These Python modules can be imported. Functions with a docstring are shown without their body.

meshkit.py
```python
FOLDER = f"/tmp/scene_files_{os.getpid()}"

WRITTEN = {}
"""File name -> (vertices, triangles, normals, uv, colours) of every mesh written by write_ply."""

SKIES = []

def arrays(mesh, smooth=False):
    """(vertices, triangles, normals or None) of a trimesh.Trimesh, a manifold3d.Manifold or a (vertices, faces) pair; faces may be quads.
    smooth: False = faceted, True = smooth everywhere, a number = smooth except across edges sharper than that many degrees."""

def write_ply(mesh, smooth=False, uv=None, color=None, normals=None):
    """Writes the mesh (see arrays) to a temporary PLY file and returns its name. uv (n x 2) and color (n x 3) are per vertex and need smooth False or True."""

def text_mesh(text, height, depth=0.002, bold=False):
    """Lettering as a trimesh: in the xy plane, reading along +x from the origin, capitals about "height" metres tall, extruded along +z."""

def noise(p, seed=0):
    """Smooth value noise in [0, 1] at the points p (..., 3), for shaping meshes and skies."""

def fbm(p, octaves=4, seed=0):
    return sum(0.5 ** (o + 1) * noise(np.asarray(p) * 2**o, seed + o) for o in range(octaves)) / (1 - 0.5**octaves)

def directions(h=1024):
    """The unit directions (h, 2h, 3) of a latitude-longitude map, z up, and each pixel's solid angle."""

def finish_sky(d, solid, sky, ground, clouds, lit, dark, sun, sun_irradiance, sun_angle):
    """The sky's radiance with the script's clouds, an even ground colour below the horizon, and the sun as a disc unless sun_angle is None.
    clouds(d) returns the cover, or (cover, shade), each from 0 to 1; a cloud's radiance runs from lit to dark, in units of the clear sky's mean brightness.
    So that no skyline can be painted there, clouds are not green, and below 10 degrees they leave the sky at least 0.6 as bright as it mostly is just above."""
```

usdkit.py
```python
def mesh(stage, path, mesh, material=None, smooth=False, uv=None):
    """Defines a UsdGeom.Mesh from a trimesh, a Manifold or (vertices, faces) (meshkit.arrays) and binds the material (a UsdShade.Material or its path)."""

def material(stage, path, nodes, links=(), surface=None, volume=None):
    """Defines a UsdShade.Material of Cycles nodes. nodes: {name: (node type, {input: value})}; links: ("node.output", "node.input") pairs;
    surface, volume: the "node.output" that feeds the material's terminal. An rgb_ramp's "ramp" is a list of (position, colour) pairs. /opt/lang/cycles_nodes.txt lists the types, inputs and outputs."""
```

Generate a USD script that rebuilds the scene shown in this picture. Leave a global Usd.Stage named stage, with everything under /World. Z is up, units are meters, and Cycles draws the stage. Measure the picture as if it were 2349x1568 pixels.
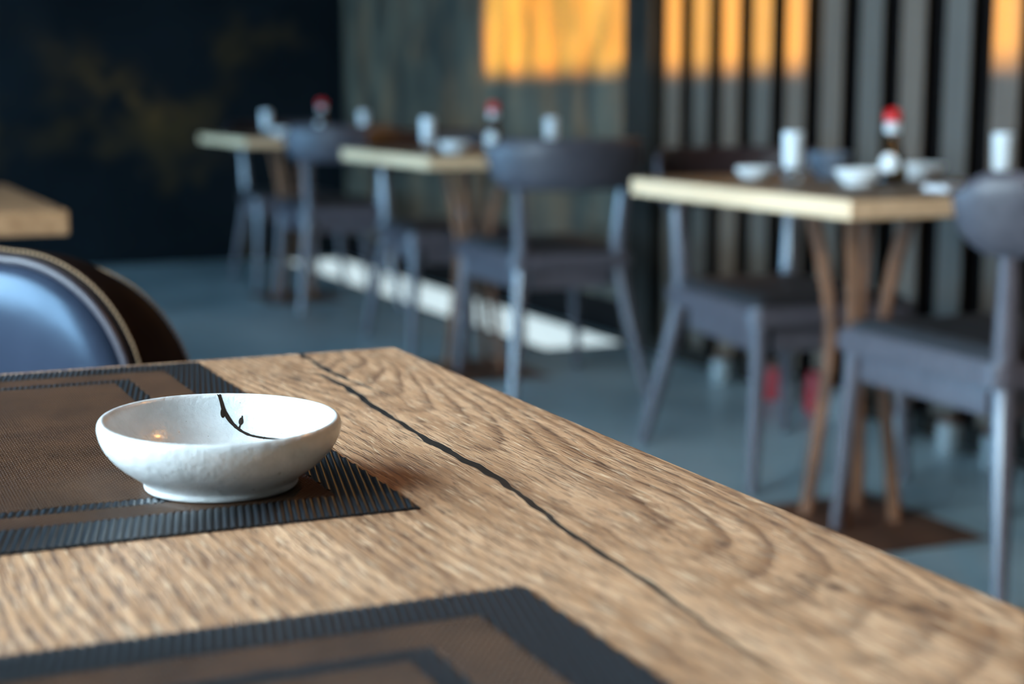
import math, random
import numpy as np, trimesh, manifold3d as m3
from shapely.geometry import Polygon, LineString, box as sbox
from shapely.ops import unary_union
import usdkit, meshkit
from pxr import Usd, UsdGeom, UsdLux, UsdShade, Gf, Sdf

stage = Usd.Stage.CreateInMemory()
UsdGeom.SetStageUpAxis(stage, 'Z')
UsdGeom.SetStageMetersPerUnit(stage, 1.0)
UsdGeom.Xform.Define(stage, '/World')
UsdGeom.Scope.Define(stage, '/World/Looks')
rng = random.Random(7)

# ---------------------------------------------------------------- camera, sky, sun, exposure
cam = UsdGeom.Camera.Define(stage, '/World/camera')
cam.CreateHorizontalApertureAttr(36.0)
cam.CreateFocalLengthAttr(56.70)
cam.AddTranslateOp().Set(Gf.Vec3d(0, 0, 0.95))
cam.AddRotateXYZOp().Set(Gf.Vec3f(90 - 8.819, 0, -24.1))
cam.CreateFStopAttr(5.2)
cam.CreateFocusDistanceAttr(0.90)
cam.CreateExposureAttr(0.0)

SUN_ELEVATION = 5.0
sun = UsdLux.DistantLight.Define(stage, '/World/sun')
sun.CreateIntensityAttr(4.3e5)
sun.CreateAngleAttr(0.25)
sun.CreateColorAttr(Gf.Vec3f(1.0, 0.55, 0.02))
sun.AddRotateYOp().Set(-(90 - SUN_ELEVATION))

sky = UsdLux.DomeLight.Define(stage, '/World/sky')
sky.CreateIntensityAttr(0.25)
sky.CreateColorAttr(Gf.Vec3f(2.3, 3.5, 4.6))


# ---------------------------------------------------------------- node graph helper
class Ref(str):
    pass


class Graph:
    def __init__(self):
        self.nodes, self.links = {}, []

    def n(self, kind, out, **inp):
        name = f'{kind}_{len(self.nodes)}'
        vals = {}
        for k, v in inp.items():
            if isinstance(v, Ref):
                self.links.append((str(v), f'{name}.{k}'))
            else:
                vals[k] = v
        self.nodes[name] = (kind, vals)
        return Ref(f'{name}.{out}')

    def math(self, op, a, b=0.0, c=0.0, clamp=False):
        return self.n('math', 'value', math_type=op, value1=a, value2=b, value3=c, use_clamp=clamp)

    def vm(self, op, a, b=(0, 0, 0), out='vector'):
        return self.n('vector_math', out, math_type=op, vector1=a, vector2=b)

    def pos(self):
        return self.n('geometry', 'position')

    def obj(self):
        return self.n('texture_coordinate', 'object')

    def scaled(self, v, s):
        return self.vm('multiply', v, s)

    def noise(self, v, scale=1.0, detail=2.0, rough=0.5, dist=0.0, out='fac'):
        return self.n('noise_texture', out, vector=v, scale=scale, detail=detail, roughness=rough, distortion=dist)

    def ramp(self, f, stops):
        return self.n('rgb_ramp', 'color', fac=f, ramp=stops)

    def mix(self, f, a, b, kind='mix'):
        return self.n('mix_color', 'result', blend_type=kind, fac=f, a=a, b=b)

    def bump(self, h, dist, strength=1.0):
        return self.n('bump', 'normal', height=h, distance=dist, strength=strength)

    def done(self, name, **principled):
        s = self.n('principled_bsdf', 'BSDF', **principled)
        return usdkit.material(stage, f'/World/Looks/{name}', self.nodes, self.links, surface=str(s))


def plain(name, color, rough=0.5, **kw):
    return Graph().done(name, base_color=color, roughness=rough, **kw)


def mottled(name, c1, c2, scale, rough=0.5, bump=0.0, stretch=(1, 1, 1), lo=0.35, hi=0.65, **kw):
    g = Graph()
    v = g.scaled(g.obj(), stretch)
    f = g.noise(v, scale, 4, 0.6)
    c = g.ramp(f, [(lo, c1), (hi, c2)])
    if bump:
        kw['normal'] = g.bump(g.noise(v, scale * 3, 3), bump)
    return g.done(name, base_color=c, roughness=rough, **kw)


# ---------------------------------------------------------------- materials
def oak_material():
    """Rustic oak, grain along y: cathedral rings on two boards, pores as short dashes, fine relief."""
    g = Graph()
    p = g.pos()
    w = g.noise(g.scaled(p, (7, 2.2, 1)), 1.0, 3, 0.55, out='color')
    w = g.scaled(g.vm('subtract', w, (0.5, 0.5, 0.5)), (0.035, 0.10, 0))
    q = g.vm('add', p, w)
    wv = g.vm('add', p, g.scaled(w, (0.35, 0.35, 0)))
    # rings bow round the knots
    for (kx, ky, ax, ay, amp) in ((0.345, 0.905, 0.020, 0.060, 0.9), (0.383, 0.515, 0.022, 0.07, 0.8), (0.375, 1.12, 0.02, 0.06, 0.8), (0.12, 0.64, 0.03, 0.08, 0.4)):
        dv = g.vm('subtract', q, (kx, ky, 0))
        r = g.vm('length', g.scaled(dv, (1 / ax, 1 / ay, 0)), out='value')
        e = g.math('exponent', g.math('multiply', g.math('multiply', r, r), -1.0))
        push = g.n('combine_xyz', 'vector', x=g.math('multiply', e, -amp), y=0.0, z=0.0)
        q = g.vm('add', q, g.vm('multiply', dv, push))
    s = g.n('separate_xyz', 'x', vector=q)
    sname = s.split('.')[0]
    sy = Ref(sname + '.y')
    # distance from a slanting tree heart: arches where the cut nears it
    dx = g.math('subtract', s, 0.352)
    depth = g.math('add', g.math('multiply', g.math('subtract', sy, 1.25), 0.16), g.math('multiply', g.math('subtract', g.noise(g.scaled(p, (0.6, 2.4, 1)), 1.0, 1), 0.5), 0.10))
    rad = g.math('sqrt', g.math('add', g.math('multiply', dx, dx), g.math('multiply', depth, depth)))
    jit = g.math('multiply', g.noise(g.scaled(p, (160, 16, 1)), 1.0, 2), 0.35)
    ring = g.math('fraction', g.math('add', g.math('multiply', rad, 150.0), jit))
    ringv = g.ramp(ring, [(0.0, (0.25,) * 3), (0.10, (0.02,) * 3), (0.45, (0.10,) * 3), (0.72, (0.62,) * 3), (0.9, (1.0,) * 3), (1.0, (0.25,) * 3)])
    ringb = g.n('rgb_to_bw', 'val', color=ringv)
    fade = g.ramp(g.noise(g.scaled(p, (9, 3.0, 1)), 1.0, 2), [(0.30, (0.18,) * 3), (0.58, (1.0,) * 3)])
    ringm = g.math('multiply', ringb, g.n('rgb_to_bw', 'val', color=fade))
    tone = g.noise(g.scaled(wv, (70, 5.5, 1)), 1.0, 5, 0.65)
    base = g.ramp(tone, [(0.32, (0.27, 0.140, 0.070)), (0.5, (0.455, 0.262, 0.145)), (0.68, (0.63, 0.395, 0.238))])
    c = g.mix(g.math('multiply', ringm, 0.9), base, (0.165, 0.080, 0.040))
    pore = g.noise(g.scaled(wv, (820, 52, 1)), 1.0, 2, 0.55)
    porem = g.ramp(pore, [(0.38, (1, 1, 1)), (0.48, (0, 0, 0))])
    poreb = g.n('rgb_to_bw', 'val', color=porem)
    pored = g.math('multiply', poreb, g.math('add', g.math('multiply', ringm, 0.50), 0.55))
    c = g.mix(pored, c, (0.085, 0.040, 0.022))
    light = g.ramp(g.noise(g.scaled(wv, (640, 40, 1)), 1.0, 2, 0.5), [(0.58, (0, 0, 0)), (0.72, (1, 1, 1))])
    c = g.mix(g.math('multiply', g.n('rgb_to_bw', 'val', color=light), 0.6), c, (0.84, 0.63, 0.43))
    # small dark knots
    for (kx, ky, ax, ay) in ((0.3455, 0.909, 0.0022, 0.0045), (0.380, 0.527, 0.0026, 0.0055), (0.393, 0.491, 0.0036, 0.006), (0.318, 1.085, 0.005, 0.013)):
        dv = g.vm('subtract', g.vm('add', p, g.scaled(w, (0.10, 0.06, 0))), (kx, ky, 0))
        dv = g.scaled(dv, (1 / ax, 1 / ay, 0))
        r = g.vm('length', dv, out='value')
        k = g.math('exponent', g.math('multiply', g.math('multiply', r, r), -0.8))
        c = g.mix(g.math('multiply', k, 0.85), c, (0.07, 0.035, 0.02))
    h = g.math('subtract', g.math('multiply', light and g.n('rgb_to_bw', 'val', color=light), 0.4), g.math('add', poreb, g.math('multiply', ringm, 0.25)))
    return g.done('oak_rustic', base_color=c, roughness=0.50, specular_ior_level=0.42, normal=g.bump(h, 0.00045, 0.9))


def wood(name, dark, light, rough=0.5, along='y', spec=0.5):
    g = Graph()
    st = {'x': (2.5, 40, 40), 'y': (40, 2.5, 40), 'z': (40, 40, 2.5)}[along]
    f = g.noise(g.scaled(g.obj(), st), 1.0, 4, 0.6)
    c = g.ramp(f, [(0.3, dark), (0.7, light)])
    return g.done(name, base_color=c, roughness=rough, specular_ior_level=spec, normal=g.bump(f, 0.0006))


OAK = oak_material()
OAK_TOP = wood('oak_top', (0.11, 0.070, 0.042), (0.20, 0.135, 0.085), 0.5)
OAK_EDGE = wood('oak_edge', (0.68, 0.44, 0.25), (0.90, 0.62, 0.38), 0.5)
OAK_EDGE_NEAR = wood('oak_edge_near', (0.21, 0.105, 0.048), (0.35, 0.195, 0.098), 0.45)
CRACK = mottled('crack_filler', (0.006, 0.006, 0.006), (0.022, 0.020, 0.019), 90, 0.45)
RUST = mottled('rust_brown_metal', (0.12, 0.045, 0.018), (0.26, 0.10, 0.040), 9, 0.55, 0.0003, metallic=0.2)
RUST_DARK = mottled('rust_plate', (0.060, 0.022, 0.010), (0.13, 0.05, 0.022), 8, 0.6, 0.0003)
PAINT = mottled('grey_lacquered_wood', (0.086, 0.069, 0.080), (0.122, 0.100, 0.112), 12, 0.30, 0.0, (6, 6, 1), coat_weight=1.0, coat_roughness=0.16)
SEAT = mottled('dark_seat_cover', (0.016, 0.013, 0.014), (0.028, 0.022, 0.024), 60, 0.6, 0.0004)
BACK = mottled('grey_leather_back', (0.060, 0.054, 0.066), (0.082, 0.075, 0.090), 40, 0.42, 0.0002)
BACK_IN = mottled('maroon_back_lining', (0.020, 0.010, 0.011), (0.032, 0.016, 0.017), 40, 0.5, 0.0002)
LEATHER = mottled('smooth_slate_leather', (0.020, 0.027, 0.046), (0.026, 0.034, 0.057), 14, 0.27, 0.00015, specular_ior_level=0.40, specular_tint=(0.45, 0.72, 1.0), lo=0.3, hi=0.7)  # specular tint puts the blue window sheen into the material
LEATHER_DARK = mottled('dark_brown_leather', (0.008, 0.0042, 0.0035), (0.013, 0.007, 0.0055), 25, 0.6, 0.00015, specular_ior_level=0.06)
WELT = plain('grey_leather_welt', (0.050, 0.046, 0.060), 0.45)
THREAD = plain('tan_thread', (0.26, 0.165, 0.09), 0.7)
MAT_BLACK = plain('black_vinyl_yarn', (0.014, 0.018, 0.023), 0.32)
MAT_BASE = plain('black_vinyl_base', (0.010, 0.010, 0.012), 0.5)
MAT_BROWN_BASE = plain('brown_vinyl_base', (0.022, 0.012, 0.008), 0.55)
MAT_BROWN = mottled('brown_vinyl_yarn', (0.050, 0.023, 0.011), (0.078, 0.036, 0.017), 30, 0.38, specular_ior_level=0.32)


def ceramic():
    g = Graph()
    p = g.obj()
    f = g.noise(p, 90, 3, 0.6)
    spots = g.ramp(g.noise(p, 420, 1, 0.5), [(0.205, (1, 1, 1)), (0.215, (0, 0, 0))])
    c = g.ramp(f, [(0.35, (0.62, 0.64, 0.64)), (0.65, (0.70, 0.715, 0.72))])
    c = g.mix(g.n('rgb_to_bw', 'val', color=spots), c, (0.12, 0.08, 0.05))
    h = g.math('add', g.noise(p, 260, 2, 0.5), g.math('multiply', g.noise(p, 900, 1, 0.5), 0.25))
    return g.done('speckled_white_glaze', base_color=c, roughness=0.30, specular_ior_level=0.45, normal=g.bump(h, 0.0006, 0.9), coat_weight=0.25, coat_roughness=0.12)


GLAZE = ceramic()
TWIG = plain('black_brown_glaze', (0.022, 0.013, 0.009), 0.3)
GLAZE_PLAIN = plain('white_glaze', (0.86, 0.87, 0.86), 0.22, coat_weight=0.3)
FROST = plain('frosted_white_glass', (0.80, 0.83, 0.84), 0.25, coat_weight=0.4)
GLASS = Graph().done('clear_glass', base_color=(0.96, 0.98, 0.98), roughness=0.02, transmission_weight=1.0, ior=1.48)
DARK_GLASS = Graph().done('sauce_filled_glass', base_color=(0.020, 0.012, 0.006), roughness=0.07, specular_ior_level=0.9, coat_weight=0.6)
AMBER = Graph().done('amber_label', base_color=(0.10, 0.06, 0.008), roughness=0.4)
PALE = plain('pale_plastic', (0.72, 0.74, 0.74), 0.25)  # colour of the highlights painted on the bottles
RED = plain('red_plastic', (0.72, 0.015, 0.018), 0.3)
LINEN = plain('white_paper_napkin', (0.75, 0.77, 0.80), 0.8)
SLATE = plain('blue_grey_ceramic', (0.16, 0.19, 0.24), 0.3)


def floor_material():
    g = Graph()
    p = g.pos()
    f = g.noise(p, 1.3, 5, 0.6)
    f2 = g.noise(p, 14, 3, 0.6)
    c = g.ramp(f, [(0.34, (0.21, 0.28, 0.305)), (0.66, (0.39, 0.48, 0.50))])
    c = g.mix(g.math('multiply', f2, 0.35), c, (0.18, 0.24, 0.27))
    r = g.ramp(f, [(0.35, (0.30,) * 3), (0.7, (0.46,) * 3)])
    return g.done('polished_concrete', base_color=c, roughness=g.n('rgb_to_bw', 'val', color=r), normal=g.bump(f2, 0.0006))


def patina_dark():
    g = Graph()
    p = g.pos()
    f = g.noise(p, 1.7, 5, 0.65, 0.6)
    b = g.noise(g.vm('add', p, (4.2, 0, 1.3)), 1.15, 4, 0.62, 0.3)
    c = g.ramp(f, [(0.3, (0.0015, 0.004, 0.006)), (0.7, (0.007, 0.011, 0.014))])
    m = g.n('rgb_to_bw', 'val', color=g.ramp(b, [(0.54, (0, 0, 0)), (0.70, (1, 1, 1))]))
    c = g.mix(m, c, (0.070, 0.042, 0.014))
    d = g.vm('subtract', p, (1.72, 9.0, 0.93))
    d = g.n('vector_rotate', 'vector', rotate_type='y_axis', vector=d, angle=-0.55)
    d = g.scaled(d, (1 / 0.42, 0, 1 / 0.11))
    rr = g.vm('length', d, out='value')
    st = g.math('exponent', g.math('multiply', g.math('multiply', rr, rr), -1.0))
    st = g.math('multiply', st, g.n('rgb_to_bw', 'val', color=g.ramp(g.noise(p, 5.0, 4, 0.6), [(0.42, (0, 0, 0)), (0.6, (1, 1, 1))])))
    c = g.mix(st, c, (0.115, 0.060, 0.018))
    return g.done('black_patina_plaster', base_color=c, roughness=0.7, specular_ior_level=0.12)


def patina_grey():
    g = Graph()
    p = g.pos()
    f = g.noise(g.scaled(p, (1, 3.2, 1.0)), 1.3, 5, 0.62, 0.5)
    b = g.noise(g.scaled(g.vm('add', p, (0, 2.3, 0.4)), (1, 2.4, 0.9)), 1.5, 4, 0.6, 0.4)
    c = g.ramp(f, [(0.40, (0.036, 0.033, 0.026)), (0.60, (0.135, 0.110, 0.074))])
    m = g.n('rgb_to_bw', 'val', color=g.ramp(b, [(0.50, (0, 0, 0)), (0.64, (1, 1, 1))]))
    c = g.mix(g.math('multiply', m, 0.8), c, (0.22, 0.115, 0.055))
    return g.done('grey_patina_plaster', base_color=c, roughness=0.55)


FLOOR = floor_material()
WALL_DARK = patina_dark()
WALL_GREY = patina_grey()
BLACK = plain('black_paint', (0.006, 0.0045, 0.0045), 0.8, specular_ior_level=0.1)
PILLAR = mottled('dark_brown_plaster', (0.016, 0.013, 0.010), (0.028, 0.023, 0.018), 5, 0.7, specular_ior_level=0.15)
SLAT = wood('grey_oak_slat', (0.120, 0.075, 0.049), (0.168, 0.108, 0.070), 0.55, 'z')
SLAT2 = wood('blue_grey_slat', (0.095, 0.068, 0.049), (0.130, 0.094, 0.068), 0.5, 'z')
CEIL = plain('dark_ceiling_paint', (0.05, 0.05, 0.05), 0.8)
PLASTER = plain('warm_plaster', (0.30, 0.25, 0.20), 0.8)
FRAME = plain('black_window_frame', (0.02, 0.02, 0.02), 0.5)
FACADE = plain('pale_facade', (0.50, 0.48, 0.45), 0.8)
PAVING = plain('pale_paving', (0.38, 0.38, 0.37), 0.8)
BULB = Graph().done('warm_bulb', base_color=(0.9, 0.8, 0.6), roughness=0.5, emission_color=(1.0, 0.46, 0.12), emission_strength=420.0)  # emission of the added warm fill lamp
PANE_FAR = Graph().done('frosted_blue_pane', base_color=(0.8, 0.85, 0.9), roughness=0.5, emission_color=(0.29, 0.64, 1.0), emission_strength=21.0)  # bluish glow given to the far panes in place of daylight
PANE = Graph().done('frosted_daylit_pane', base_color=(0.8, 0.85, 0.9), roughness=0.5, emission_color=(0.66, 0.87, 1.0), emission_strength=27.5)  # unseen panes emit by themselves, standing in for daylight
GLOW = Graph().done('lit_diffuser', base_color=(0.8, 0.85, 0.85), roughness=0.5, emission_color=(0.80, 0.97, 1.0), emission_strength=0.75)  # glow of the added light patch on the floor

# ---------------------------------------------------------------- mesh helpers


def tri(v, f):
    return trimesh.Trimesh(np.asarray(v, float), np.asarray(f, int), process=False)


def cat(*ms):
    return trimesh.util.concatenate([m for m in ms if m is not None])


def man(m):
    return m3.Manifold(m3.Mesh(np.asarray(m.vertices, np.float32), np.asarray(m.faces, np.uint32)))


def unman(m):
    k = m.to_mesh()
    return trimesh.Trimesh(k.vert_properties[:, :3], k.tri_verts, process=True)


def box(x0, x1, y0, y1, z0, z1):
    b = trimesh.creation.box([x1 - x0, y1 - y0, z1 - z0])
    b.apply_translation([(x0 + x1) / 2, (y0 + y1) / 2, (z0 + z1) / 2])
    return b


def rbox(x0, x1, y0, y1, z0, z1, r, seg=12):
    s = m3.Manifold.sphere(r, seg)
    pts = [s.translate((x, y, z)) for x in (x0 + r, x1 - r) for y in (y0 + r, y1 - r) for z in (z0 + r, z1 - r)]
    return unman(m3.Manifold.batch_hull(pts))


def lathe(profile, n=64):
    p = np.asarray(profile, float)
    a = np.arange(n) * 2 * np.pi / n
    v = np.stack([p[:, None, 0] * np.cos(a), p[:, None, 0] * np.sin(a), np.broadcast_to(p[:, None, 1], (len(p), n))], -1).reshape(-1, 3)
    i, j = np.meshgrid(np.arange(len(p) - 1), np.arange(n), indexing='ij')
    k = (j + 1) % n
    q = np.stack([i * n + j, i * n + k, (i + 1) * n + k, (i + 1) * n + j], -1).reshape(-1, 4)
    f = np.vstack([q[:, [0, 1, 2]], q[:, [0, 2, 3]]])
    m = trimesh.Trimesh(v, f, process=True)
    m.update_faces(m.nondegenerate_faces())
    return m


def sweep(pts, radii, sides=10, flat=1.0, smoothn=0):
    p = np.asarray(pts, float)
    r = np.broadcast_to(np.asarray(radii, float), (len(p),)).copy()
    for _ in range(smoothn):
        q = [p[0]]; s = [r[0]]
        for a, b, ra, rb in zip(p[:-1], p[1:], r[:-1], r[1:]):
            q += [a * 0.75 + b * 0.25, a * 0.25 + b * 0.75]; s += [ra * 0.75 + rb * 0.25, ra * 0.25 + rb * 0.75]
        q.append(p[-1]); s.append(r[-1])
        p, r = np.array(q), np.array(s)
    t = np.gradient(p, axis=0)
    t /= np.linalg.norm(t, axis=1, keepdims=True)
    ref = np.array([0, 0, 1.0]) if abs(t[0][2]) < 0.7 else np.array([1.0, 0, 0])
    a = np.cross(t, ref); a /= np.linalg.norm(a, axis=1, keepdims=True)
    b = np.cross(t, a)
    ang = np.arange(sides) * 2 * np.pi / sides
    v = p[:, None] + r[:, None, None] * (np.cos(ang)[None, :, None] * a[:, None] + flat * np.sin(ang)[None, :, None] * b[:, None])
    n = len(p)
    v = np.vstack([v.reshape(-1, 3), p[0], p[-1]])
    f = []
    for i in range(n - 1):
        for j in range(sides):
            k = (j + 1) % sides
            f += [[i * sides + j, (i + 1) * sides + j, (i + 1) * sides + k], [i * sides + j, (i + 1) * sides + k, i * sides + k]]
    for j in range(sides):
        k = (j + 1) % sides
        f += [[n * sides, j, k], [n * sides + 1, (n - 1) * sides + k, (n - 1) * sides + j]]
    m = tri(v, f)
    if m.volume < 0:
        m.invert()
    return m


def sheet(grid_a, grid_b):
    """A closed shell between two (n, m, 3) point grids."""
    A, B = np.asarray(grid_a, float), np.asarray(grid_b, float)
    n, m = A.shape[:2]
    v = np.vstack([A.reshape(-1, 3), B.reshape(-1, 3)])
    o = n * m
    f = []
    for i in range(n - 1):
        for j in range(m - 1):
            a, b, c, d = i * m + j, i * m + j + 1, (i + 1) * m + j + 1, (i + 1) * m + j
            f += [[a, b, c], [a, c, d], [o + a, o + c, o + b], [o + a, o + d, o + c]]
    rim = [i * m for i in range(n)] + [(n - 1) * m + j for j in range(1, m)] + [i * m + m - 1 for i in range(n - 2, -1, -1)] + [j for j in range(m - 2, 0, -1)]
    for a, b in zip(rim, rim[1:] + rim[:1]):
        f += [[a, b, o + b], [a, o + b, o + a]]
    t = tri(v, f)
    t.fix_normals()
    return t


def extrude(poly, z0, z1):
    gs = getattr(poly, 'geoms', [poly])
    out = []
    for g in gs:
        if g.area > 1e-10:
            e = trimesh.creation.extrude_polygon(g, z1 - z0, engine='earcut')
            e.apply_translation([0, 0, z0])
            out.append(e)
    return cat(*out)


# ---------------------------------------------------------------- scene helpers
USED = {}


def numbered(parent, name):
    k = (parent, name)
    USED[k] = USED.get(k, -1) + 1
    return name if USED[k] == 0 else f'{name}_{USED[k]:03d}'


def obj(name, mesh, mat, parent=None, smooth=35, label=None, kind=None):
    root = str(parent.GetPath()) if parent else '/World'
    m = usdkit.mesh(stage, f'{root}/{numbered(root, name)}', mesh, mat, smooth=smooth)
    p = m.GetPrim()
    if label:
        p.SetCustomDataByKey('label', label)
    if kind:
        p.SetCustomDataByKey('kind', kind)
    return p


def tag(p, label, category, group=None):
    p.SetCustomDataByKey('label', label)
    p.SetCustomDataByKey('category', category)
    if group:
        p.SetCustomDataByKey('group', group)
    return p


def thing(name, label, category, loc=(0, 0, 0), rot=0.0, group=None):
    x = UsdGeom.Xform.Define(stage, f'/World/{numbered("/World", name)}')
    x.AddTranslateOp().Set(Gf.Vec3d(*map(float, loc)))
    x.AddRotateZOp().Set(float(rot))
    return tag(x.GetPrim(), label, category, group)


def dup(src, label, loc, rot=0.0, group=None):
    d = src.GetCustomData()
    name = src.GetName().rstrip('0123456789_') if src.GetName()[-3:].isdigit() else src.GetName()
    r = thing(name, label, d['category'], loc, rot, group or d.get('group'))
    r.GetReferences().AddInternalReference(src.GetPath())
    r.SetInstanceable(True)
    return r


def struct(name, mesh, mat, label, smooth=False):
    p = obj(name, mesh, mat, smooth=smooth)
    p.SetCustomDataByKey('label', label)
    p.SetCustomDataByKey('kind', 'structure')
    return p


# ---------------------------------------------------------------- the room
XR, YB, XL, YF, ZC = 2.95, 9.0, -3.0, -2.6, 3.1
struct('floor', box(XL, XR + 0.3, YF, YB + 0.2, -0.1, 0), FLOOR, 'blue-grey polished concrete floor with cloudy patches')
struct('ceiling', box(XL - 0.2, XR + 0.3, YF, YB + 0.2, ZC, ZC + 0.15), CEIL, 'dark ceiling above the dining room')
struct('wall_back', box(XL, XR + 0.3, YB, YB + 0.2, 0, ZC), WALL_DARK, 'black plaster wall with brown patina clouds at the far left')
struct('wall_front', box(XL, XR + 0.3, YF - 0.2, YF, 0, ZC), PLASTER, 'warm plaster wall behind the viewer')
wr = UsdGeom.Xform.Define(stage, '/World/wall_right').GetPrim()
wr.SetCustomDataByKey('kind', 'structure')
wr.SetCustomDataByKey('label', 'dark right wall carrying a grey panel and a screen of vertical slats')
obj('wall_core', box(XR, XR + 0.2, YF, YB, 0, ZC), BLACK, wr, False)
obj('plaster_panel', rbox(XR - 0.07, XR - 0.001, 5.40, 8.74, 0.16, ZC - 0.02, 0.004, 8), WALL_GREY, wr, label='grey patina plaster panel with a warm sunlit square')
obj('pillar', box(XR - 0.09, XR - 0.001, 5.16, 5.375, 0, ZC), PILLAR, wr, False, label='dark brown pillar between panel and slats')
pitch, y = 0.1925, 5.085
k = 0
while y > 0.3:
    obj('slat', rbox(XR - 0.050, XR - 0.038, y - 0.051, y + 0.051, 0.03, ZC - 0.02, 0.004, 8), SLAT2 if k % 5 in (1, 3) else SLAT, wr)
    y -= pitch
    k += 1
obj('batten', box(XR - 0.0385, XR - 0.001, 0.2, 5.15, 0.6, 0.64), BLACK, wr, False)
obj('batten', box(XR - 0.0385, XR - 0.001, 0.2, 5.15, 2.2, 2.24), BLACK, wr, False)
struct('baseboard_right', box(XR - 0.09, XR - 0.051, 0.3, 5.155, 0, 0.055), PILLAR, 'low dark plinth along the foot of the slats')

# unseen window side: near front brought closer to light the table, set-back front farther off
XN, YN = -1.35, 2.45
wl = UsdGeom.Xform.Define(stage, '/World/window_1').GetPrim()
wl.SetCustomDataByKey('kind', 'structure')
wl.SetCustomDataByKey('label', 'unseen window front left of the near table, with panes made to glow')
obj('window_sill', box(XN - 0.2, XN, YF, YN, 0, 0.98), FRAME, wl, False)
obj('window_head', box(XN - 0.2, XN, YF, YN, 2.30, ZC), FRAME, wl, False)
for y in (-2.55, -0.9, 0.75, 2.40):
    obj('window_post', box(XN - 0.15, XN - 0.05, y - 0.05, y + 0.05, 0.74, 2.30), FRAME, wl, False)
obj('blind', box(XN - 0.06, XN - 0.05, -2.5, -0.95, 0.74, 2.30), PILLAR, wl, False)  # unseen opaque sheets added to cut window light from the front
obj('blind', box(XN - 0.06, XN - 0.05, -0.85, 0.19, 0.74, 2.30), PILLAR, wl, False)
for y0, y1 in ((0.20, 0.70), (0.80, 2.35)):
    obj('frosted_pane', box(XN - 0.06, XN - 0.05, y0, y1, 0.98, 2.30), PANE, wl, False)
struct('wall_left', box(XL, XN, YN, YN + 0.15, 0, ZC), PILLAR, 'dark return wall between the two glazed fronts')
w2 = UsdGeom.Xform.Define(stage, '/World/window_2').GetPrim()
w2.SetCustomDataByKey('kind', 'structure')
w2.SetCustomDataByKey('label', 'unseen set-back window front left of the row of tables, with panes made to glow')
obj('window_sill', box(XL - 0.2, XL, YN, YB + 0.2, 0, 0.45), FRAME, w2, False)
obj('window_head', box(XL - 0.2, XL, YN, YB + 0.2, 2.30, ZC), FRAME, w2, False)
for y in (2.95, 7.6, 8.95):
    obj('window_post', box(XL - 0.15, XL - 0.05, y - 0.05, y + 0.05, 0.45, 2.30), FRAME, w2, False)
for y0, y1, z1 in ((3.0, 5.2, 1.30), (5.3, 7.55, 1.30), (7.65, 8.9, 1.30)):
    obj('frosted_pane', box(XL - 0.06, XL - 0.05, y0, y1, 0.45, z1), PANE_FAR, w2, False)
struct('trim_1', box(-60, XL - 0.2, -40, 40, -0.2, -0.1), PAVING, 'pale paving of the street outside')
tan = math.tan(math.radians(SUN_ELEVATION))
XB = -20.0
low, high = 1.03 + (XR - 0.07 - XB) * tan, 2.3 + (XR - XB) * tan
street = thing('street_building', 'unseen pale building across the street, its roofline shaped to cut the sunlight', 'building')  # unseen, heights stepped so only parts of the right wall catch sun
obj('wall', box(XB - 6, XB, -40, 3.29, -0.1, high), FACADE, street, False)
obj('wall', box(XB - 6, XB, 3.29, 3.43, -0.1, low), FACADE, street, False)
obj('wall', box(XB - 6, XB, 3.43, 4.25, -0.1, high), FACADE, street, False)
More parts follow.
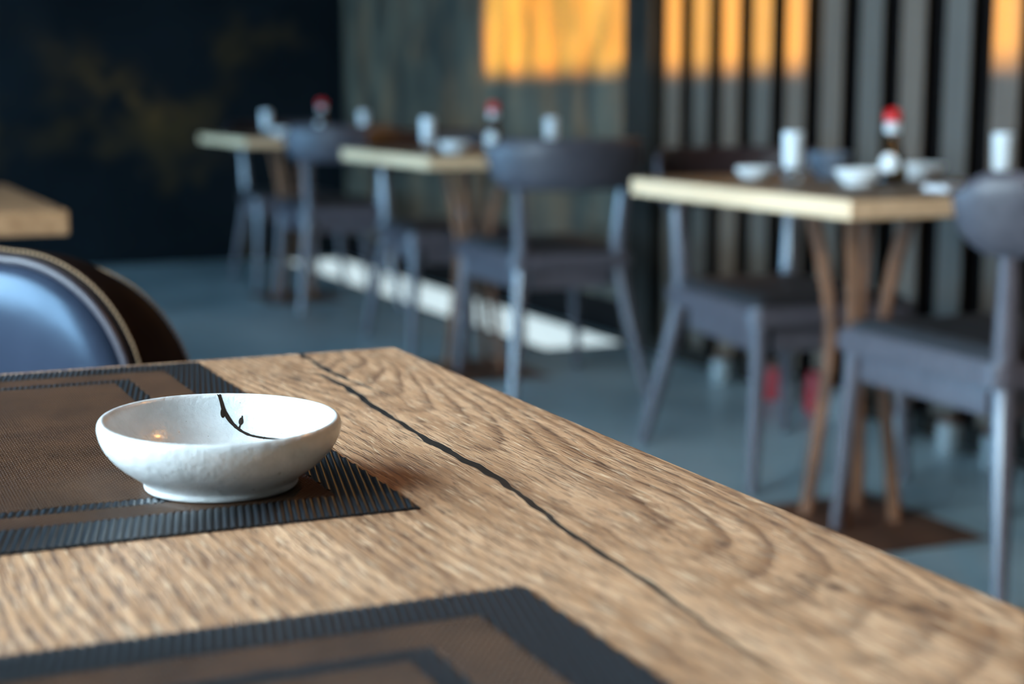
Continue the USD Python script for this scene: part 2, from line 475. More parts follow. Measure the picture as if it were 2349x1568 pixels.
obj('wall', box(XB - 6, XB, 4.25, 5.15, -0.1, low), FACADE, street, False)
obj('chimney', box(XB - 6, XB, 5.15, 5.385, -0.1, high), FACADE, street, False)  # tall block added to keep sunlight off the pillar
obj('wall', box(XB - 6, XB, 5.385, 6.72, -0.1, low), FACADE, street, False)
obj('wall', box(XB - 6, XB, 6.72, 40, -0.1, high), FACADE, street, False)

# added glowing strip that stands in for a patch of light on the floor
fl = thing('floor_light', 'long glowing white strip added as a patch of light on the floor along the grey panel', 'light patch', (2.70, 7.08, 0))
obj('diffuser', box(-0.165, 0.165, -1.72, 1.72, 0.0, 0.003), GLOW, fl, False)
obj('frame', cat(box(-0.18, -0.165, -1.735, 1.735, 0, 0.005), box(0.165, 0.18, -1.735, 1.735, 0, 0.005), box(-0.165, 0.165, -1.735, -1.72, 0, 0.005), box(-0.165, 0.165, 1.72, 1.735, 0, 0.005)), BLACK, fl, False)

# ---------------------------------------------------------------- the near table
TX0, TX1, TY0, TY1, TZ = -0.34, 0.431, 0.02, 1.191, 0.75
near = thing('dining_table', 'oak dining table with a cracked rustic top in the foreground', 'table', (0, 0, 0))


def ribbon(points, widths, seed):
    p = np.asarray(points, float)
    d = np.concatenate([[0], np.cumsum(np.linalg.norm(np.diff(p, axis=0), axis=1))])
    s = np.linspace(0, d[-1], int(d[-1] / 0.006) + 2)
    x, y = np.interp(s, d, p[:, 0]), np.interp(s, d, p[:, 1])
    for _ in range(2):
        x[1:-1] = (x[:-2] + 2 * x[1:-1] + x[2:]) / 4
    w = 1.05 * np.interp(s / d[-1], np.linspace(0, 1, len(widths)), widths)
    q = np.stack([s * 70, np.zeros_like(s), np.zeros_like(s)], -1)
    x = x + (meshkit.noise(q * 0.8, seed) - 0.5) * 0.0014 + (meshkit.noise(q * 2.6, seed + 1) - 0.5) * 0.0008
    wl_ = w * (0.6 + 0.8 * meshkit.noise(q, seed + 3)) / 2
    wr_ = w * (0.6 + 0.8 * meshkit.noise(q, seed + 7)) / 2
    quads = [Polygon([(x[i] - wl_[i], y[i]), (x[i] + wr_[i], y[i]), (x[i + 1] + wr_[i + 1], y[i + 1]), (x[i + 1] - wl_[i + 1], y[i + 1])]).convex_hull.buffer(0.00006) for i in range(len(x) - 1)]
    return unary_union(quads).simplify(0.00003)


crack = unary_union([
    ribbon([(0.339, 1.107), (0.341, 1.044), (0.336, 0.977), (0.3325, 0.913), (0.331, 0.875), (0.330, 0.837), (0.330, 0.764), (0.325, 0.713), (0.318, 0.650), (0.315, 0.601), (0.313, 0.557), (0.309, 0.517), (0.305, 0.478), (0.303, 0.45)],
           [0.0012, 0.0062, 0.0050, 0.0036, 0.0034, 0.0058, 0.0052, 0.0036, 0.0032, 0.0032, 0.0030, 0.0022, 0.0008], 3),
    ribbon([(0.3545, 1.1905), (0.350, 1.127), (0.3503, 1.071), (0.356, 1.015), (0.358, 0.985)], [0.0048, 0.0052, 0.0040, 0.0026, 0.0005], 11),
    ribbon([(0.3245, 0.905), (0.3255, 0.872), (0.3275, 0.842)], [0.0003, 0.0011, 0.0003], 23)])
slab = man(rbox(TX0, TX1, TY0, TY1, TZ - 0.040, TZ, 0.0016, 12))
slab = slab - man(extrude(crack, TZ - 0.006, TZ + 0.01))
obj('tabletop', unman(slab), OAK, near, smooth=30)
obj('crack', extrude(crack.buffer(0.0003), TZ - 0.0063, TZ - 0.00012), CRACK, near, smooth=False, label='dark filled crack running along the grain')


def pedestal(parent, cx, cy, top):
    obj('top_plate', rbox(cx - 0.20, cx + 0.20, cy - 0.24, cy + 0.24, top - 0.008, top, 0.002, 8), RUST_DARK, parent)
    obj('base_plate', rbox(cx - 0.21, cx + 0.135, cy - 0.30, cy + 0.13, 0, 0.005, 0.0015, 8), RUST_DARK, parent)
    for sx in (-1, 1):
        for sy in (-1, 1):
            c = lambda o: (cx - 0.030 + sx * o, cy - 0.030 + sy * o)
            pts = [(*c(0.070), 0.004), (*c(0.056), 0.18), (*c(0.036), 0.40), (*c(0.050), 0.55), (*c(0.078), top - 0.004)]
            obj('leg', sweep(pts, [0.020, 0.019, 0.018, 0.019, 0.021], 8, 0.7, 1), RUST, parent)


pedestal(near, 0.045, 0.60, TZ - 0.040)


def table_parts(t, lx, ly):
    """Local origin: floor under the middle of the top."""
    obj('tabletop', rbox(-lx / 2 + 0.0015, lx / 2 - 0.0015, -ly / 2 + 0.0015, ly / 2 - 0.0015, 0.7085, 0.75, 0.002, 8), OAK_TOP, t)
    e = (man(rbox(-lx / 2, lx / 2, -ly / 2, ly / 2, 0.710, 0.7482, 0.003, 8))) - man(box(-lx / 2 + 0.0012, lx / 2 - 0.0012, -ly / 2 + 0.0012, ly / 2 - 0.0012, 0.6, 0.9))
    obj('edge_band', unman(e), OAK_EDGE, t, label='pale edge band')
    pedestal(t, 0, 0, 0.708)


TW, TL = 0.70, 0.87
tab = thing('dining_table', 'pale-edged wooden table at the right in front of the slatted wall', 'table', (2.17, 2.945, 0), 0)
table_parts(tab, TW, TL)
dup(tab, 'pale-edged wooden table in the middle, in front of the grey panel', (2.17, 5.135, 0), 0)
dup(tab, 'pale-edged wooden table farthest back, at the left of the row', (2.17, 7.325, 0), 0)
left = thing('dining_table', 'wooden table cut off by the left edge, behind the leather chair', 'table', (0.434 - TW / 2, 2.824 + TL / 2, 0), 0)
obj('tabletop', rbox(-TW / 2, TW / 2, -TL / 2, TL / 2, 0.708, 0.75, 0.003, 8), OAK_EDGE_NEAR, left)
pedestal(left, 0, 0, 0.708)

# ---------------------------------------------------------------- dining chairs (front = +y)


def chair_parts(t):
    front, rear, dep = 0.195, 0.155, 0.255
    # seat ring of painted wood: trapezoid with round corners
    trap = Polygon([(-front, dep - 0.02), (front, dep - 0.02), (rear + 0.012, -dep), (-rear - 0.012, -dep)]).buffer(0.035, 12)
    ring_in = trap.buffer(-0.030)

    def ring(poly_out, z0, z1, inset):
        o = [poly_out.buffer(-i) for i in inset]
        zs = np.linspace(z0, z1, len(inset))
        return o, zs
    body = [extrude(trap.buffer(-ins).difference(ring_in), z0, z1) for ins, z0, z1 in ((0.006, 0.398, 0.406), (0.0, 0.406, 0.436), (0.004, 0.436, 0.442), (0.011, 0.442, 0.447))]
    b = m3.Manifold.batch_boolean([man(m) for m in body], m3.OpType.Add)
    obj('seat_frame', unman(b), PAINT, t, smooth=40)
    pad_layers = [extrude(trap.buffer(-ins), z0, z1) for ins, z0, z1 in ((0.026, 0.405, 0.452), (0.030, 0.452, 0.458), (0.040, 0.458, 0.463), (0.060, 0.463, 0.466))]
    obj('seat', unman(m3.Manifold.batch_boolean([man(m) for m in pad_layers], m3.OpType.Add)), SEAT, t, smooth=60)
    for s in (-1, 1):
        obj('leg', sweep([(s * 0.215, dep - 0.005, 0), (s * 0.200, dep - 0.018, 0.25), (s * 0.190, dep - 0.028, 0.435)], [0.012, 0.019, 0.023], 12), PAINT, t)
    for s in (-1, 1):
        obj('rear_leg', sweep([(s * 0.222, -dep - 0.105, 0), (s * 0.188, -dep - 0.046, 0.22), (s * 0.158, -dep + 0.002, 0.42), (s * 0.163, -dep - 0.004, 0.52), (s * 0.176, -dep - 0.020, 0.725)], [0.013, 0.020, 0.025, 0.024, 0.015], 12, 1.0, 2), PAINT, t)
    obj('apron', rbox(-0.155, 0.155, dep - 0.040, dep - 0.018, 0.335, 0.400, 0.004, 8), PAINT, t)
    obj('apron', rbox(-0.13, 0.13, -dep + 0.0, -dep + 0.022, 0.335, 0.400, 0.004, 8), PAINT, t)
    for s in (-1, 1):
        a = rbox(-0.011, 0.011, -0.205, 0.205, 0.335, 0.400, 0.004, 8)
        a.apply_transform(trimesh.transformations.rotation_matrix(s * -0.08, [0, 0, 1]))
        a.apply_translation([s * 0.170, 0, 0])
        obj('apron', a, PAINT, t)
    # curved back band: wide arc, taller in the middle, ends wrapped forward
    n, m = 37, 9
    th = np.radians(np.linspace(-68, 68, n))
    outer, inner = [], []
    for a in th:
        e = abs(a) / np.radians(68)
        hh = 0.078 * (1 - max(0, (e - 0.72) / 0.28) ** 2.2 * 0.62)
        row_o, row_i = [], []
        for w in np.linspace(-1, 1, m):
            z = 0.724 + hh * w
            r = 0.266 + 0.010 * w
            bulge = 0.016 * (1 - abs(w) ** 2.6) ** 0.5 * (1 - max(0, (e - 0.8) / 0.2) ** 2 * 0.8)
            cy = -dep + 0.146
            row_o.append((1.0 * (r + 0.004 + bulge) * math.sin(a), cy - (r + bulge) * math.cos(a) * 0.98, z))
            row_i.append((1.0 * (r - 0.004 - bulge * 0.5) * math.sin(a), cy - (r - 0.008 - bulge * 0.5) * math.cos(a) * 0.98, z))
        outer.append(row_o); inner.append(row_i)
    o, i = np.array(outer), np.array(inner)
    mid = o * 0.45 + i * 0.55
    obj('backrest', sheet(o, mid), BACK, t, smooth=60)
    obj('back_lining', sheet(mid + (i - mid) * 0.02, i), BACK_IN, t, smooth=60, label='dark maroon inner lining of the backrest')


GC = 'grey wooden chairs at the row of tables'
ch = thing('dining_chair', 'grey wooden chair with curved leather back, nearest, cut off by the right edge', 'chair', (2.225, 2.555, 0.0075), -6, GC)
chair_parts(ch)
dup(ch, 'grey wooden chair with curved leather back at the near side of the middle table', (2.232, 4.742, 0.0075), -6, GC)
dup(ch, 'grey wooden chair with curved leather back at the near side of the farthest table', (2.225, 6.935, 0.0075), -6, GC)
dup(ch, 'grey wooden chair pushed under the far end of the right table', (2.29, 3.43, 0), 176, GC)
dup(ch, 'grey wooden chair pushed under the far end of the middle table', (2.25, 5.63, 0), 176, GC)
dup(ch, 'grey wooden chair pushed under the far end of the farthest table', (2.27, 7.80, 0), 176, GC)

# ---------------------------------------------------------------- leather chair beyond the near table
FI = 45.0
lc = thing('leather_chair', 'brown leather chair with stitched rounded back beside the near table', 'chair', (0.118, 1.575, 0), -FI)
# local: face looks along -y, x to the right as seen from the front
W2, HB, HT, RC, TK = 0.225, 0.40, 0.809, 0.135, 0.093


def outline(inset=0.0, n=22, drop=0.0):
    w, top, r = W2 - inset, HT - inset - drop, RC - inset * 0.7
    pts = [(w, HB)]
    pts += [(w, z) for z in np.linspace(HB, top - r, 10)[1:-1]]
    for a in np.linspace(0, np.pi / 2, n):
        pts.append((w - r + r * math.cos(a), top - r + r * math.sin(a)))
    pts += [(x, top + 0.004 * (1 - (x / (w - r)) ** 2)) for x in np.linspace(w - r, -(w - r), 10)[1:-1]]
    for a in np.linspace(np.pi / 2, np.pi, n):
        pts.append((-w + r + r * math.cos(a), top - r + r * math.sin(a)))
    pts += [(-w, z) for z in np.linspace(top - r, HB, 10)[1:]]
    return np.array(pts)


def loop_skin(loops):
    """Loops of equal length ((n, 3) each) joined into one skin, both ends closed by a fan."""
    n = len(loops[0])
    v = np.vstack(loops + [loops[0].mean(0)[None], loops[-1].mean(0)[None]])
    f = []
    L = len(loops)
    for i in range(L - 1):
        for j in range(n):
            k = (j + 1) % n
            f += [[i * n + j, i * n + k, (i + 1) * n + k], [i * n + j, (i + 1) * n + k, (i + 1) * n + j]]
    for j in range(n):
        k = (j + 1) % n
        f += [[L * n, k, j], [L * n + 1, (L - 1) * n + j, (L - 1) * n + k]]
    t = tri(v, f)
    t.fix_normals()
    return t


def at_y(o, y):
    return np.stack([o[:, 0], np.full(len(o), y), o[:, 1]], -1)


cush = []
for ins, yy in ((0.013, 0.004), (0.0135, -0.003), (0.016, -0.009), (0.021, -0.0135), (0.029, -0.0175), (0.040, -0.0205), (0.055, -0.0228), (0.075, -0.0240), (0.10, -0.0245), (0.13, -0.0246)):
    cush.append(at_y(outline(ins), yy))
obj('backrest', loop_skin(cush), LEATHER, lc, smooth=70, label='smooth slate-grey leather face of the back, with a blue window sheen tinted in')
obj('back_shell', loop_skin([at_y(outline(0.006), 0.001), at_y(outline(0.001), 0.004), at_y(outline(0.0), 0.010), at_y(outline(-0.003, drop=0.010), TK * 0.5), at_y(outline(0.0, drop=0.023), TK - 0.008), at_y(outline(0.003, drop=0.024), TK - 0.003), at_y(outline(0.012, drop=0.024), TK)]), LEATHER_DARK, lc, smooth=50, label='dark brown leather side band of the back')
o9 = outline(0.0095)
obj('piping', sweep(at_y(o9, -0.004), 0.0042, 8), WELT, lc, smooth=60)


def stitches(o, y, step=0.0052):
    d = np.concatenate([[0], np.cumsum(np.linalg.norm(np.diff(o, axis=0), axis=1))])
    out = []
    base = trimesh.creation.icosphere(1, 1.0)
    for s in np.arange(0.02, d[-1] - 0.02, step):
        x, z = np.interp(s, d, o[:, 0]), np.interp(s, d, o[:, 1])
        x2, z2 = np.interp(s + 0.002, d, o[:, 0]), np.interp(s + 0.002, d, o[:, 1])
        c = base.copy()
        c.apply_scale([0.0027, 0.0014, 0.0013])
        c.apply_transform(trimesh.transformations.rotation_matrix(0.35, [0, 0, 1]))
        c.apply_transform(trimesh.transformations.rotation_matrix(-math.atan2(z2 - z, x2 - x), [0, 1, 0]))
        c.apply_translation([x, y, z])
        out.append(c)
    return cat(*out)


obj('stitching', stitches(outline(0.0015), 0.0035), THREAD, lc, smooth=60, kind='stuff', label='tan stitches along the front seam')
obj('stitching', stitches(outline(-0.0012, drop=0.0225), TK - 0.008), THREAD, lc, smooth=60, kind='stuff', label='tan stitches along the rear seam')
obj('seat', rbox(-0.22, 0.22, -0.42, 0.03, 0.38, 0.465, 0.03, 16), LEATHER, lc)
for sx in (-0.19, 0.19):
    for sy in (-0.38, 0.05):
        obj('leg', sweep([(sx * 1.08, sy * 1.05, 0), (sx, sy, 0.39)], [0.012, 0.020], 10), RUST_DARK, lc)

# ---------------------------------------------------------------- placemats (local origin: near right corner, x to the left is negative, y away)
MW, ML = 0.33, 0.466


def placemat(label, loc):
    t = thing('placemat', label, 'placemat', loc, 0, 'woven placemats on the near table')
    full = sbox(-MW, 0, 0, ML)
    b_in = sbox(-MW + 0.031, 0.038, -0.031, ML - 0.029)
    l_out = sbox(-MW + 0.061, 0.060, -0.061, ML - 0.054)
    l_in = sbox(-MW + 0.0725, 0.0705, -0.0725, ML - 0.0645)
    border, line = full.difference(b_in), l_out.difference(l_in)
    brown = b_in.difference(l_out).union(l_in)
    obj('backing', extrude(full, 0.0003, 0.0008), MAT_BASE, t, smooth=False)
    obj('brown_backing', extrude(brown, 0.0008, 0.00095), MAT_BROWN_BASE, t, smooth=False)

    def ribs(region, pitch, h, wfrac):
        ang = math.radians(13.0)
        dv, nv = np.array([math.sin(ang), math.cos(ang)]), np.array([math.cos(ang), -math.sin(ang)])
        v, f = [], []
        for s in np.arange(-0.6, 0.6, pitch):
            c = nv * s
            seg = LineString([c - dv * 1.0, c + dv * 1.0]).intersection(region)
            for g in getattr(seg, 'geoms', [seg]):
                if g.is_empty or g.length < 0.0012:
                    continue
                a, b = np.array(g.coords[0]), np.array(g.coords[-1])
                n0 = len(v)
                w = pitch * wfrac / 2
                for e, sgn in ((a, -1), (b, 1)):
                    for o_, z in ((-1, 0.0007), (-0.72, 0.0008 + h * 0.65), (-0.25, 0.0008 + h), (0.25, 0.0008 + h), (0.72, 0.0008 + h * 0.65), (1, 0.0007)):
                        q = e + nv * w * o_
                        v.append((q[0], q[1], z))
                for i in range(5):
                    f += [[n0 + i, n0 + i + 7, n0 + i + 6], [n0 + i, n0 + i + 1, n0 + i + 7]]
                f += [[n0, n0 + 2, n0 + 1], [n0, n0 + 3, n0 + 2], [n0, n0 + 4, n0 + 3], [n0, n0 + 5, n0 + 4]]
                f += [[n0 + 6, n0 + 7, n0 + 8], [n0 + 6, n0 + 8, n0 + 9], [n0 + 6, n0 + 9, n0 + 10], [n0 + 6, n0 + 10, n0 + 11]]
        m = tri(v, f)
        m.invert() if m.face_normals[:, 2].mean() < 0 else None
        return m
    obj('border_rib', ribs(border.buffer(-0.0004), 0.0037, 0.0008, 0.86), MAT_BLACK, t, smooth=50, kind='stuff', label='black ribbed outer border')
    obj('line_rib', ribs(line, 0.0037, 0.0007, 0.86), MAT_BLACK, t, smooth=50, kind='stuff', label='thin black ribbed inner line')
    # brown weave: every crossing a little roof, alternately along x and along y
    px, py = 0.00155, 0.0021
    from shapely import contains_xy
    gx, gy = np.meshgrid(np.arange(-MW + 0.03, -0.03, px), np.arange(0.037, ML - 0.027, py), indexing='ij')
    ix, iy = np.meshgrid(np.arange(gx.shape[0]), np.arange(gx.shape[1]), indexing='ij')
    ok = contains_xy(brown.buffer(-0.0006), gx.ravel(), gy.ravel())
    cx, cy, par = gx.ravel()[ok], gy.ravel()[ok], ((ix + iy) % 2).ravel()[ok]
    base = np.array([(-1, -1, 0), (1, -1, 0), (1, 1, 0), (-1, 1, 0), (-0.45, -0.45, 1), (0.45, -0.45, 1), (0.45, 0.45, 1), (-0.45, 0.45, 1)], float)
    faces = np.array([(4, 5, 6), (4, 6, 7), (0, 1, 5), (0, 5, 4), (1, 2, 6), (1, 6, 5), (2, 3, 7), (2, 7, 6), (3, 0, 4), (3, 4, 7)])
    hx, hy = np.where(par == 1, px * 0.92, px * 0.40), np.where(par == 1, py * 0.36, py * 0.88)
    v = base[None] * np.stack([hx, hy, np.full(len(cx), 0.00055)], -1)[:, None] + np.stack([cx, cy, np.full(len(cx), 0.0009)], -1)[:, None]
    f = faces[None] + (np.arange(len(cx)) * 8)[:, None, None]
    obj('weave', tri(v.reshape(-1, 3), f.reshape(-1, 3)), MAT_BROWN, t, smooth=False, kind='stuff', label='brown woven field')
    return t


pm = placemat('black-bordered brown woven placemat under the white bowl', (0.270, 0.712, TZ))
dup(pm, 'black-bordered brown woven placemat at the bottom edge, with nothing on it', (0.263, 0.578 - ML, TZ))

# ---------------------------------------------------------------- the bowl
BX, BY, BZ = 0.1925, 0.7935, TZ + 0.0015
bowl = thing('bowl', 'shallow white speckled ceramic bowl with a painted black twig', 'bowl', (BX, BY, BZ))
prof_out = [(0.0, 0.0030), (0.033, 0.0028), (0.0350, 0.0005), (0.0370, 0.0), (0.0385, 0.0006), (0.0390, 0.0022), (0.0388, 0.0040), (0.0405, 0.0058), (0.0450, 0.0090), (0.0500, 0.0128), (0.0545, 0.0172), (0.0578, 0.0218), (0.0597, 0.0262), (0.0605, 0.0302), (0.0604, 0.0330), (0.0595, 0.0350), (0.0580, 0.0358)]
prof_in = [(0.0565, 0.0352), (0.0553, 0.0335), (0.0545, 0.0308), (0.0530, 0.0268), (0.0500, 0.0218), (0.0455, 0.0168), (0.0395, 0.0125), (0.0310, 0.0092), (0.0200, 0.0072), (0.0100, 0.0066), (0.0, 0.0064)]


def smooth_profile(p, k=2):
    p = np.asarray(p, float)
    for _ in range(k):
        q = [p[0]]
        for a, b in zip(p[:-1], p[1:]):
            q += [a * 0.75 + b * 0.25, a * 0.25 + b * 0.75]
        q.append(p[-1])
        p = np.array(q)
    return p


def hand_made(v):
    a = np.arctan2(v[:, 1], v[:, 0])
    s = np.clip(v[:, 2] / 0.034, 0, 1)
    r = 1 + s * (0.010 * np.cos(2 * a + 0.6) + 0.006 * np.cos(3 * a + 2.0))
    out = v.copy()
    out[:, 0] *= r
    out[:, 1] *= r
    out[:, 2] += s * (0.0016 * (0.24 * v[:, 0] + 0.97 * v[:, 1]) / 0.06 + 0.0006 * np.cos(a - 2.6) + 0.0004 * np.cos(2 * a + 1.0))
    return out


bm = lathe(smooth_profile(prof_out + prof_in), 160)
bm.vertices = hand_made(np.array(bm.vertices))
obj('body', bm, GLAZE, bowl, smooth=True)
inner = smooth_profile(prof_in)[::-1]


def on_inner(x, y, lift):
    r = math.hypot(x, y)
    rr = np.interp(r, inner[:, 0], inner[:, 1])
    dr = (np.interp(r + 1e-4, inner[:, 0], inner[:, 1]) - rr) / 1e-4
    n = np.array([-dr * x / max(r, 1e-6), -dr * y / max(r, 1e-6), 1.0])
    n /= np.linalg.norm(n)
    return hand_made(np.array([[x, y, rr]]))[0] + n * lift


TWIG_PATH = [(0.0131, 0.0556), (0.0138, 0.0525), (0.0148, 0.0510), (0.0163, 0.0486), (0.0184, 0.0453), (0.0214, 0.0412), (0.0248, 0.0371), (0.0295, 0.0324), (0.0345, 0.0270), (0.0395, 0.0205), (0.0435, 0.0130), (0.0465, 0.0050), (0.0480, -0.0030)]
TWIG_W = [0.0018, 0.0014, 0.0011, 0.0009, 0.0008, 0.0007, 0.0006]
TWIG_BUDS = [(0.0140, 0.0506, 0.0013, 0.0013), (0.0224, 0.0448, 0.0013, 0.0013), (0.0312, 0.0305, 0.0007, 0.0006)]
TWIG_SPURS = [[(0.0205, 0.0425), (0.0221, 0.0443)], [(0.0148, 0.0505), (0.0140, 0.0506)], [(0.0231, 0.0452), (0.0236, 0.0462)]]



def twig_strip(pts, widths, lift=0.00018):
    p = np.asarray(pts, float)
    d = np.concatenate([[0], np.cumsum(np.linalg.norm(np.diff(p, axis=0), axis=1))])
    s = np.linspace(0, d[-1], 60)
    q = np.stack([np.interp(s, d, p[:, 0]), np.interp(s, d, p[:, 1])], -1)
    for _ in range(4):
        q[1:-1] = (q[:-2] + 2 * q[1:-1] + q[2:]) / 4
    w = np.interp(s / d[-1], np.linspace(0, 1, len(widths)), widths)
    w = w * (0.8 + 0.4 * meshkit.noise(np.stack([s * 900, s * 0, s * 0], -1), 5))
    t = np.gradient(q, axis=0)
    t /= np.linalg.norm(t, axis=1, keepdims=True)
    nrm = np.stack([-t[:, 1], t[:, 0]], -1)
    top = np.array([[on_inner(*(a + n_ * w_ * k), lift) for k in (-0.5, 0, 0.5)] for a, n_, w_ in zip(q, nrm, w)])
    bot = np.array([[on_inner(*(a + n_ * w_ * k), -0.0003) for k in (-0.5, 0, 0.5)] for a, n_, w_ in zip(q, nrm, w)])
    return sheet(top, bot)


def bud(x, y, rx, ry, lift=0.00022):
    a = np.arange(14) * 2 * np.pi / 14
    ring = [on_inner(x + rx * math.cos(b), y + ry * math.sin(b), lift) for b in a]
    low_ = [on_inner(x + rx * math.cos(b), y + ry * math.sin(b), -0.0003) for b in a]
    v = np.vstack([ring, low_, [on_inner(x, y, lift * 1.6)]])
    f = [[i, (i + 1) % 14, 28] for i in range(14)] + [[i, i + 14, (i + 1) % 14] for i in range(14)] + [[(i + 1) % 14, i + 14, (i + 1) % 14 + 14] for i in range(14)]
    t = tri(v, f)
    return t


if len(TWIG_PATH) > 2:
    obj('painted_twig', cat(twig_strip(TWIG_PATH, TWIG_W), *[bud(*b) for b in TWIG_BUDS], *[twig_strip(p, [0.0011, 0.0007]) for p in TWIG_SPURS]), TWIG, bowl, smooth=60, label='thin black painted twig with buds')

# ---------------------------------------------------------------- tableware on the row of tables


def tumbler(label, loc, group):
    t = thing('tumbler', label, 'glass', loc, 0, group)
    obj('body', lathe(smooth_profile([(0, 0.026), (0.0200, 0.026), (0.0212, 0.040), (0.0240, 0.108), (0.0237, 0.110), (0.0227, 0.109), (0.0200, 0.040), (0.0, 0.034)], 1), 40), FROST, t, smooth=50, label='frosted white wall')
    obj('foot', lathe(smooth_profile([(0, 0), (0.0180, 0), (0.0192, 0.002), (0.0200, 0.0255), (0, 0.0258)], 1), 40), GLASS, t, smooth=50, label='thick clear glass foot')
    return t


def soy_bottle(label, loc, group):
    t = thing('sauce_bottle', label, 'bottle', loc, 0, group)
    obj('body', lathe(smooth_profile([(0, 0), (0.032, 0), (0.0345, 0.004), (0.0335, 0.02), (0.0295, 0.045), (0.024, 0.070), (0.0185, 0.090), (0.0150, 0.104), (0.0138, 0.112), (0.0, 0.112)], 2), 40), DARK_GLASS, t, smooth=50)
    obj('label', lathe([(0.0344, 0.018), (0.0347, 0.0185), (0.0300, 0.0465), (0.0297, 0.0465)], 40), AMBER, t, smooth=30, label='amber paper label')
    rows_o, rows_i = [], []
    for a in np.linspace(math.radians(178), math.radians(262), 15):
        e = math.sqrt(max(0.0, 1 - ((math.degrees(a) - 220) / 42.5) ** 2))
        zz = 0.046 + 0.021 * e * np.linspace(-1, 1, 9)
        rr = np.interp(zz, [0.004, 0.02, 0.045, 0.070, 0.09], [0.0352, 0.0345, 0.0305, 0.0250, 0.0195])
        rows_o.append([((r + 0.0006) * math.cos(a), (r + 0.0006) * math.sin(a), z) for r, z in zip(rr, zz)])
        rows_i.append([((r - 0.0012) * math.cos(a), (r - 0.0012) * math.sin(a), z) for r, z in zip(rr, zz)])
    obj('sticker', sheet(rows_o, rows_i), PALE, t, smooth=60, label='oval pale patch painted as a window highlight')  # pale patch painted where the glass would show a highlight
    obj('collar', lathe(smooth_profile([(0.0, 0.110), (0.0150, 0.110), (0.0165, 0.113), (0.0170, 0.120), (0.0165, 0.130), (0.0140, 0.134), (0.0, 0.134)], 1), 32), PALE, t, smooth=50, label='pale ring below the cap, painted as a highlight on the neck')  # pale ring stands in for the highlight on the glass neck
    obj('cap', cat(lathe(smooth_profile([(0, 0.134), (0.0178, 0.134), (0.0190, 0.137), (0.0185, 0.147), (0.0150, 0.157), (0.0100, 0.163), (0.0, 0.165)], 1), 32), sweep([(0.010, 0, 0.152), (0.021, 0, 0.158)], [0.004, 0.003], 10), sweep([(-0.010, 0, 0.152), (-0.021, 0, 0.158)], [0.004, 0.003], 10)), RED, t, smooth=50, label='red pouring cap')
    return t


def dish(label, loc, r, h, group, name='dish', cat_='dish', mat=GLAZE_PLAIN):
    t = thing(name, label, cat_, loc, 0, group)
    obj('body', lathe(smooth_profile([(0, 0.003), (r * 0.52, 0.003), (r * 0.56, 0), (r * 0.62, 0.001), (r * 0.64, h * 0.15), (r * 0.86, h * 0.45), (r * 0.98, h * 0.80), (r, h * 0.96), (r * 0.975, h), (r * 0.93, h * 0.93), (r * 0.82, h * 0.52), (r * 0.55, h * 0.28), (0, h * 0.2)], 2), 48), mat, t, smooth=60)
    return t


Z = 0.7502
GT, GB, GD = 'frosted tumblers on the row of tables', 'red-capped sauce bottles on the row of tables', 'small white dishes on the row of tables'
g0 = tumbler('frosted white tumbler near the left end of the right table', (2.085, 3.10, Z), GT)
dup(g0, 'frosted white tumbler at the right side of the right table, above the cut-off chair', (2.445, 2.82, Z))
dup(g0, 'frosted white tumbler beside the white dish on the middle table', (2.045, 5.29, Z))
dup(g0, 'frosted white tumbler behind the chair back on the middle table', (2.44, 5.12, Z))
dup(g0, 'frosted white tumbler behind the white dish on the farthest table', (2.07, 7.46, Z))
dup(g0, 'frosted white tumbler in front of the grey panel on the farthest table', (2.46, 7.19, Z))
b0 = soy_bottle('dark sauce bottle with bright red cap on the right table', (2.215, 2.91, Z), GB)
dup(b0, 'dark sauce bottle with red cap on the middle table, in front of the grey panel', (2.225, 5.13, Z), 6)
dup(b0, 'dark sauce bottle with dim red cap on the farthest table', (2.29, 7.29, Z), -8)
d0 = dish('white bowl in front of the red-capped bottle on the right table', (2.105, 2.875, Z), 0.054, 0.036, GD)
dup(d0, 'white bowl beside the tumbler on the middle table', (2.03, 5.01, Z))
dup(d0, 'white bowl beside the tumbler on the farthest table', (2.06, 7.17, Z))
dup(d0, 'white bowl right of the red-capped bottle on the right table', (2.40, 3.04, Z))
dish('low white dish left of the tumbler on the right table', (2.06, 3.22, Z), 0.045, 0.026, GD)
dish('blue-grey bowl behind the tumbler on the right table', (2.22, 3.15, Z), 0.050, 0.062, None, 'bowl', 'bowl', SLATE)
nk = thing('napkin', 'folded white napkin by the chair back on the right table', 'napkin', (2.165, 2.66, Z), 20)
obj('lower_fold', rbox(-0.045, 0.045, -0.030, 0.030, 0, 0.006, 0.002, 8), LINEN, nk)
obj('upper_fold', rbox(-0.044, 0.043, -0.029, 0.028, 0.0062, 0.012, 0.002, 8), LINEN, nk)

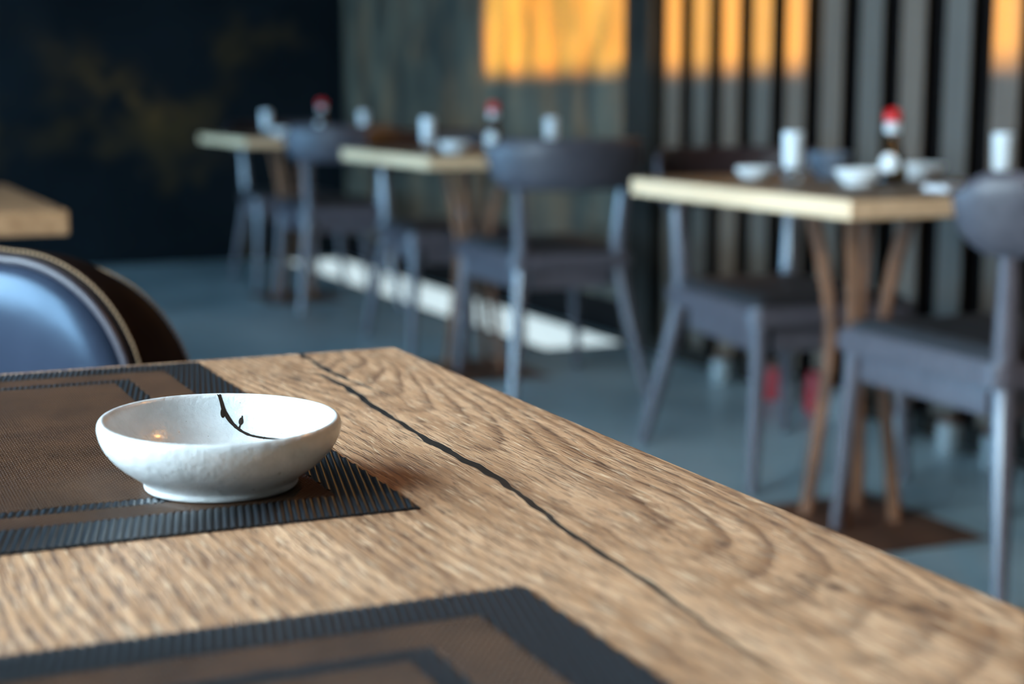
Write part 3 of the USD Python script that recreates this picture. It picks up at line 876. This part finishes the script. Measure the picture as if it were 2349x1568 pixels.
pn = thing('pendant_lamp', 'unseen black pendant lamp added for warm fill right of the near table', 'lamp', (1.25, 0.95, 0))  # unseen lamp, added to warm the bowl and table from the right
obj('shade', lathe([(0.02, 1.98), (0.06, 1.97), (0.13, 1.84), (0.135, 1.83), (0.130, 1.83), (0.056, 1.962), (0.02, 1.97)], 40), FRAME, pn, smooth=40)
obj('bulb', lathe(smooth_profile([(0, 1.83), (0.02, 1.834), (0.032, 1.86), (0.028, 1.90), (0.016, 1.93), (0.0, 1.935)], 2), 32), BULB, pn, smooth=60)
obj('cord', sweep([(0, 0, 1.97), (0, 0, ZC)], 0.004, 6), FRAME, pn)

# ---------------------------------------------------------------- small things standing on the floor along the slats
JAR = plain('grey_stoneware', (0.26, 0.28, 0.28), 0.35)
DARK_RED = plain('dark_red_tin', (0.34, 0.012, 0.014), 0.4)
FG = 'small containers on the floor along the slats'


def jar(name, label, cat_, loc, r, h, mat, lid):
    t = thing(name, label, cat_, loc, 0, FG)
    obj('body', lathe(smooth_profile([(0, 0), (r * 0.9, 0), (r, 0.004), (r, h * 0.78), (r * 0.92, h * 0.84), (0, h * 0.84)], 1), 24), mat, t, smooth=50)
    obj('lid', lathe(smooth_profile([(0, h * 0.84), (r * 0.8, h * 0.84), (r * 0.86, h * 0.86), (r * 0.84, h * 0.97), (r * 0.7, h), (0, h)], 1), 24), lid, t, smooth=50)


jar('jar', 'grey jar on the floor behind the leg of the chair under the right table', 'jar', (2.77, 4.50, 0), 0.035, 0.095, JAR, RUST_DARK)
jar('tin', 'dark red tin on the floor, left one of two', 'tin', (2.77, 4.19, 0), 0.030, 0.12, DARK_RED, RUST_DARK)
jar('jar', 'grey jar on the floor beside the left red tin', 'jar', (2.77, 4.10, 0), 0.033, 0.085, JAR, JAR)
jar('tin', 'red tin on the floor, right one of two', 'tin', (2.77, 3.96, 0), 0.034, 0.125, DARK_RED, DARK_RED)
jar('jar', 'grey jar on the floor beside the right red tin', 'jar', (2.77, 3.86, 0), 0.036, 0.09, JAR, JAR)
jar('jar', 'grey jar on the floor behind the pedestal of the right table', 'jar', (2.77, 3.56, 0), 0.034, 0.085, JAR, RUST_DARK)
jar('jar', 'grey jar on the floor right of the pedestal, seen under the cut-off chair', 'jar', (2.77, 3.35, 0), 0.034, 0.10, JAR, RUST_DARK)
jar('jar', 'grey jar on the floor nearest the right edge, under the cut-off chair', 'jar', (2.77, 3.17, 0), 0.036, 0.10, JAR, RUST_DARK)
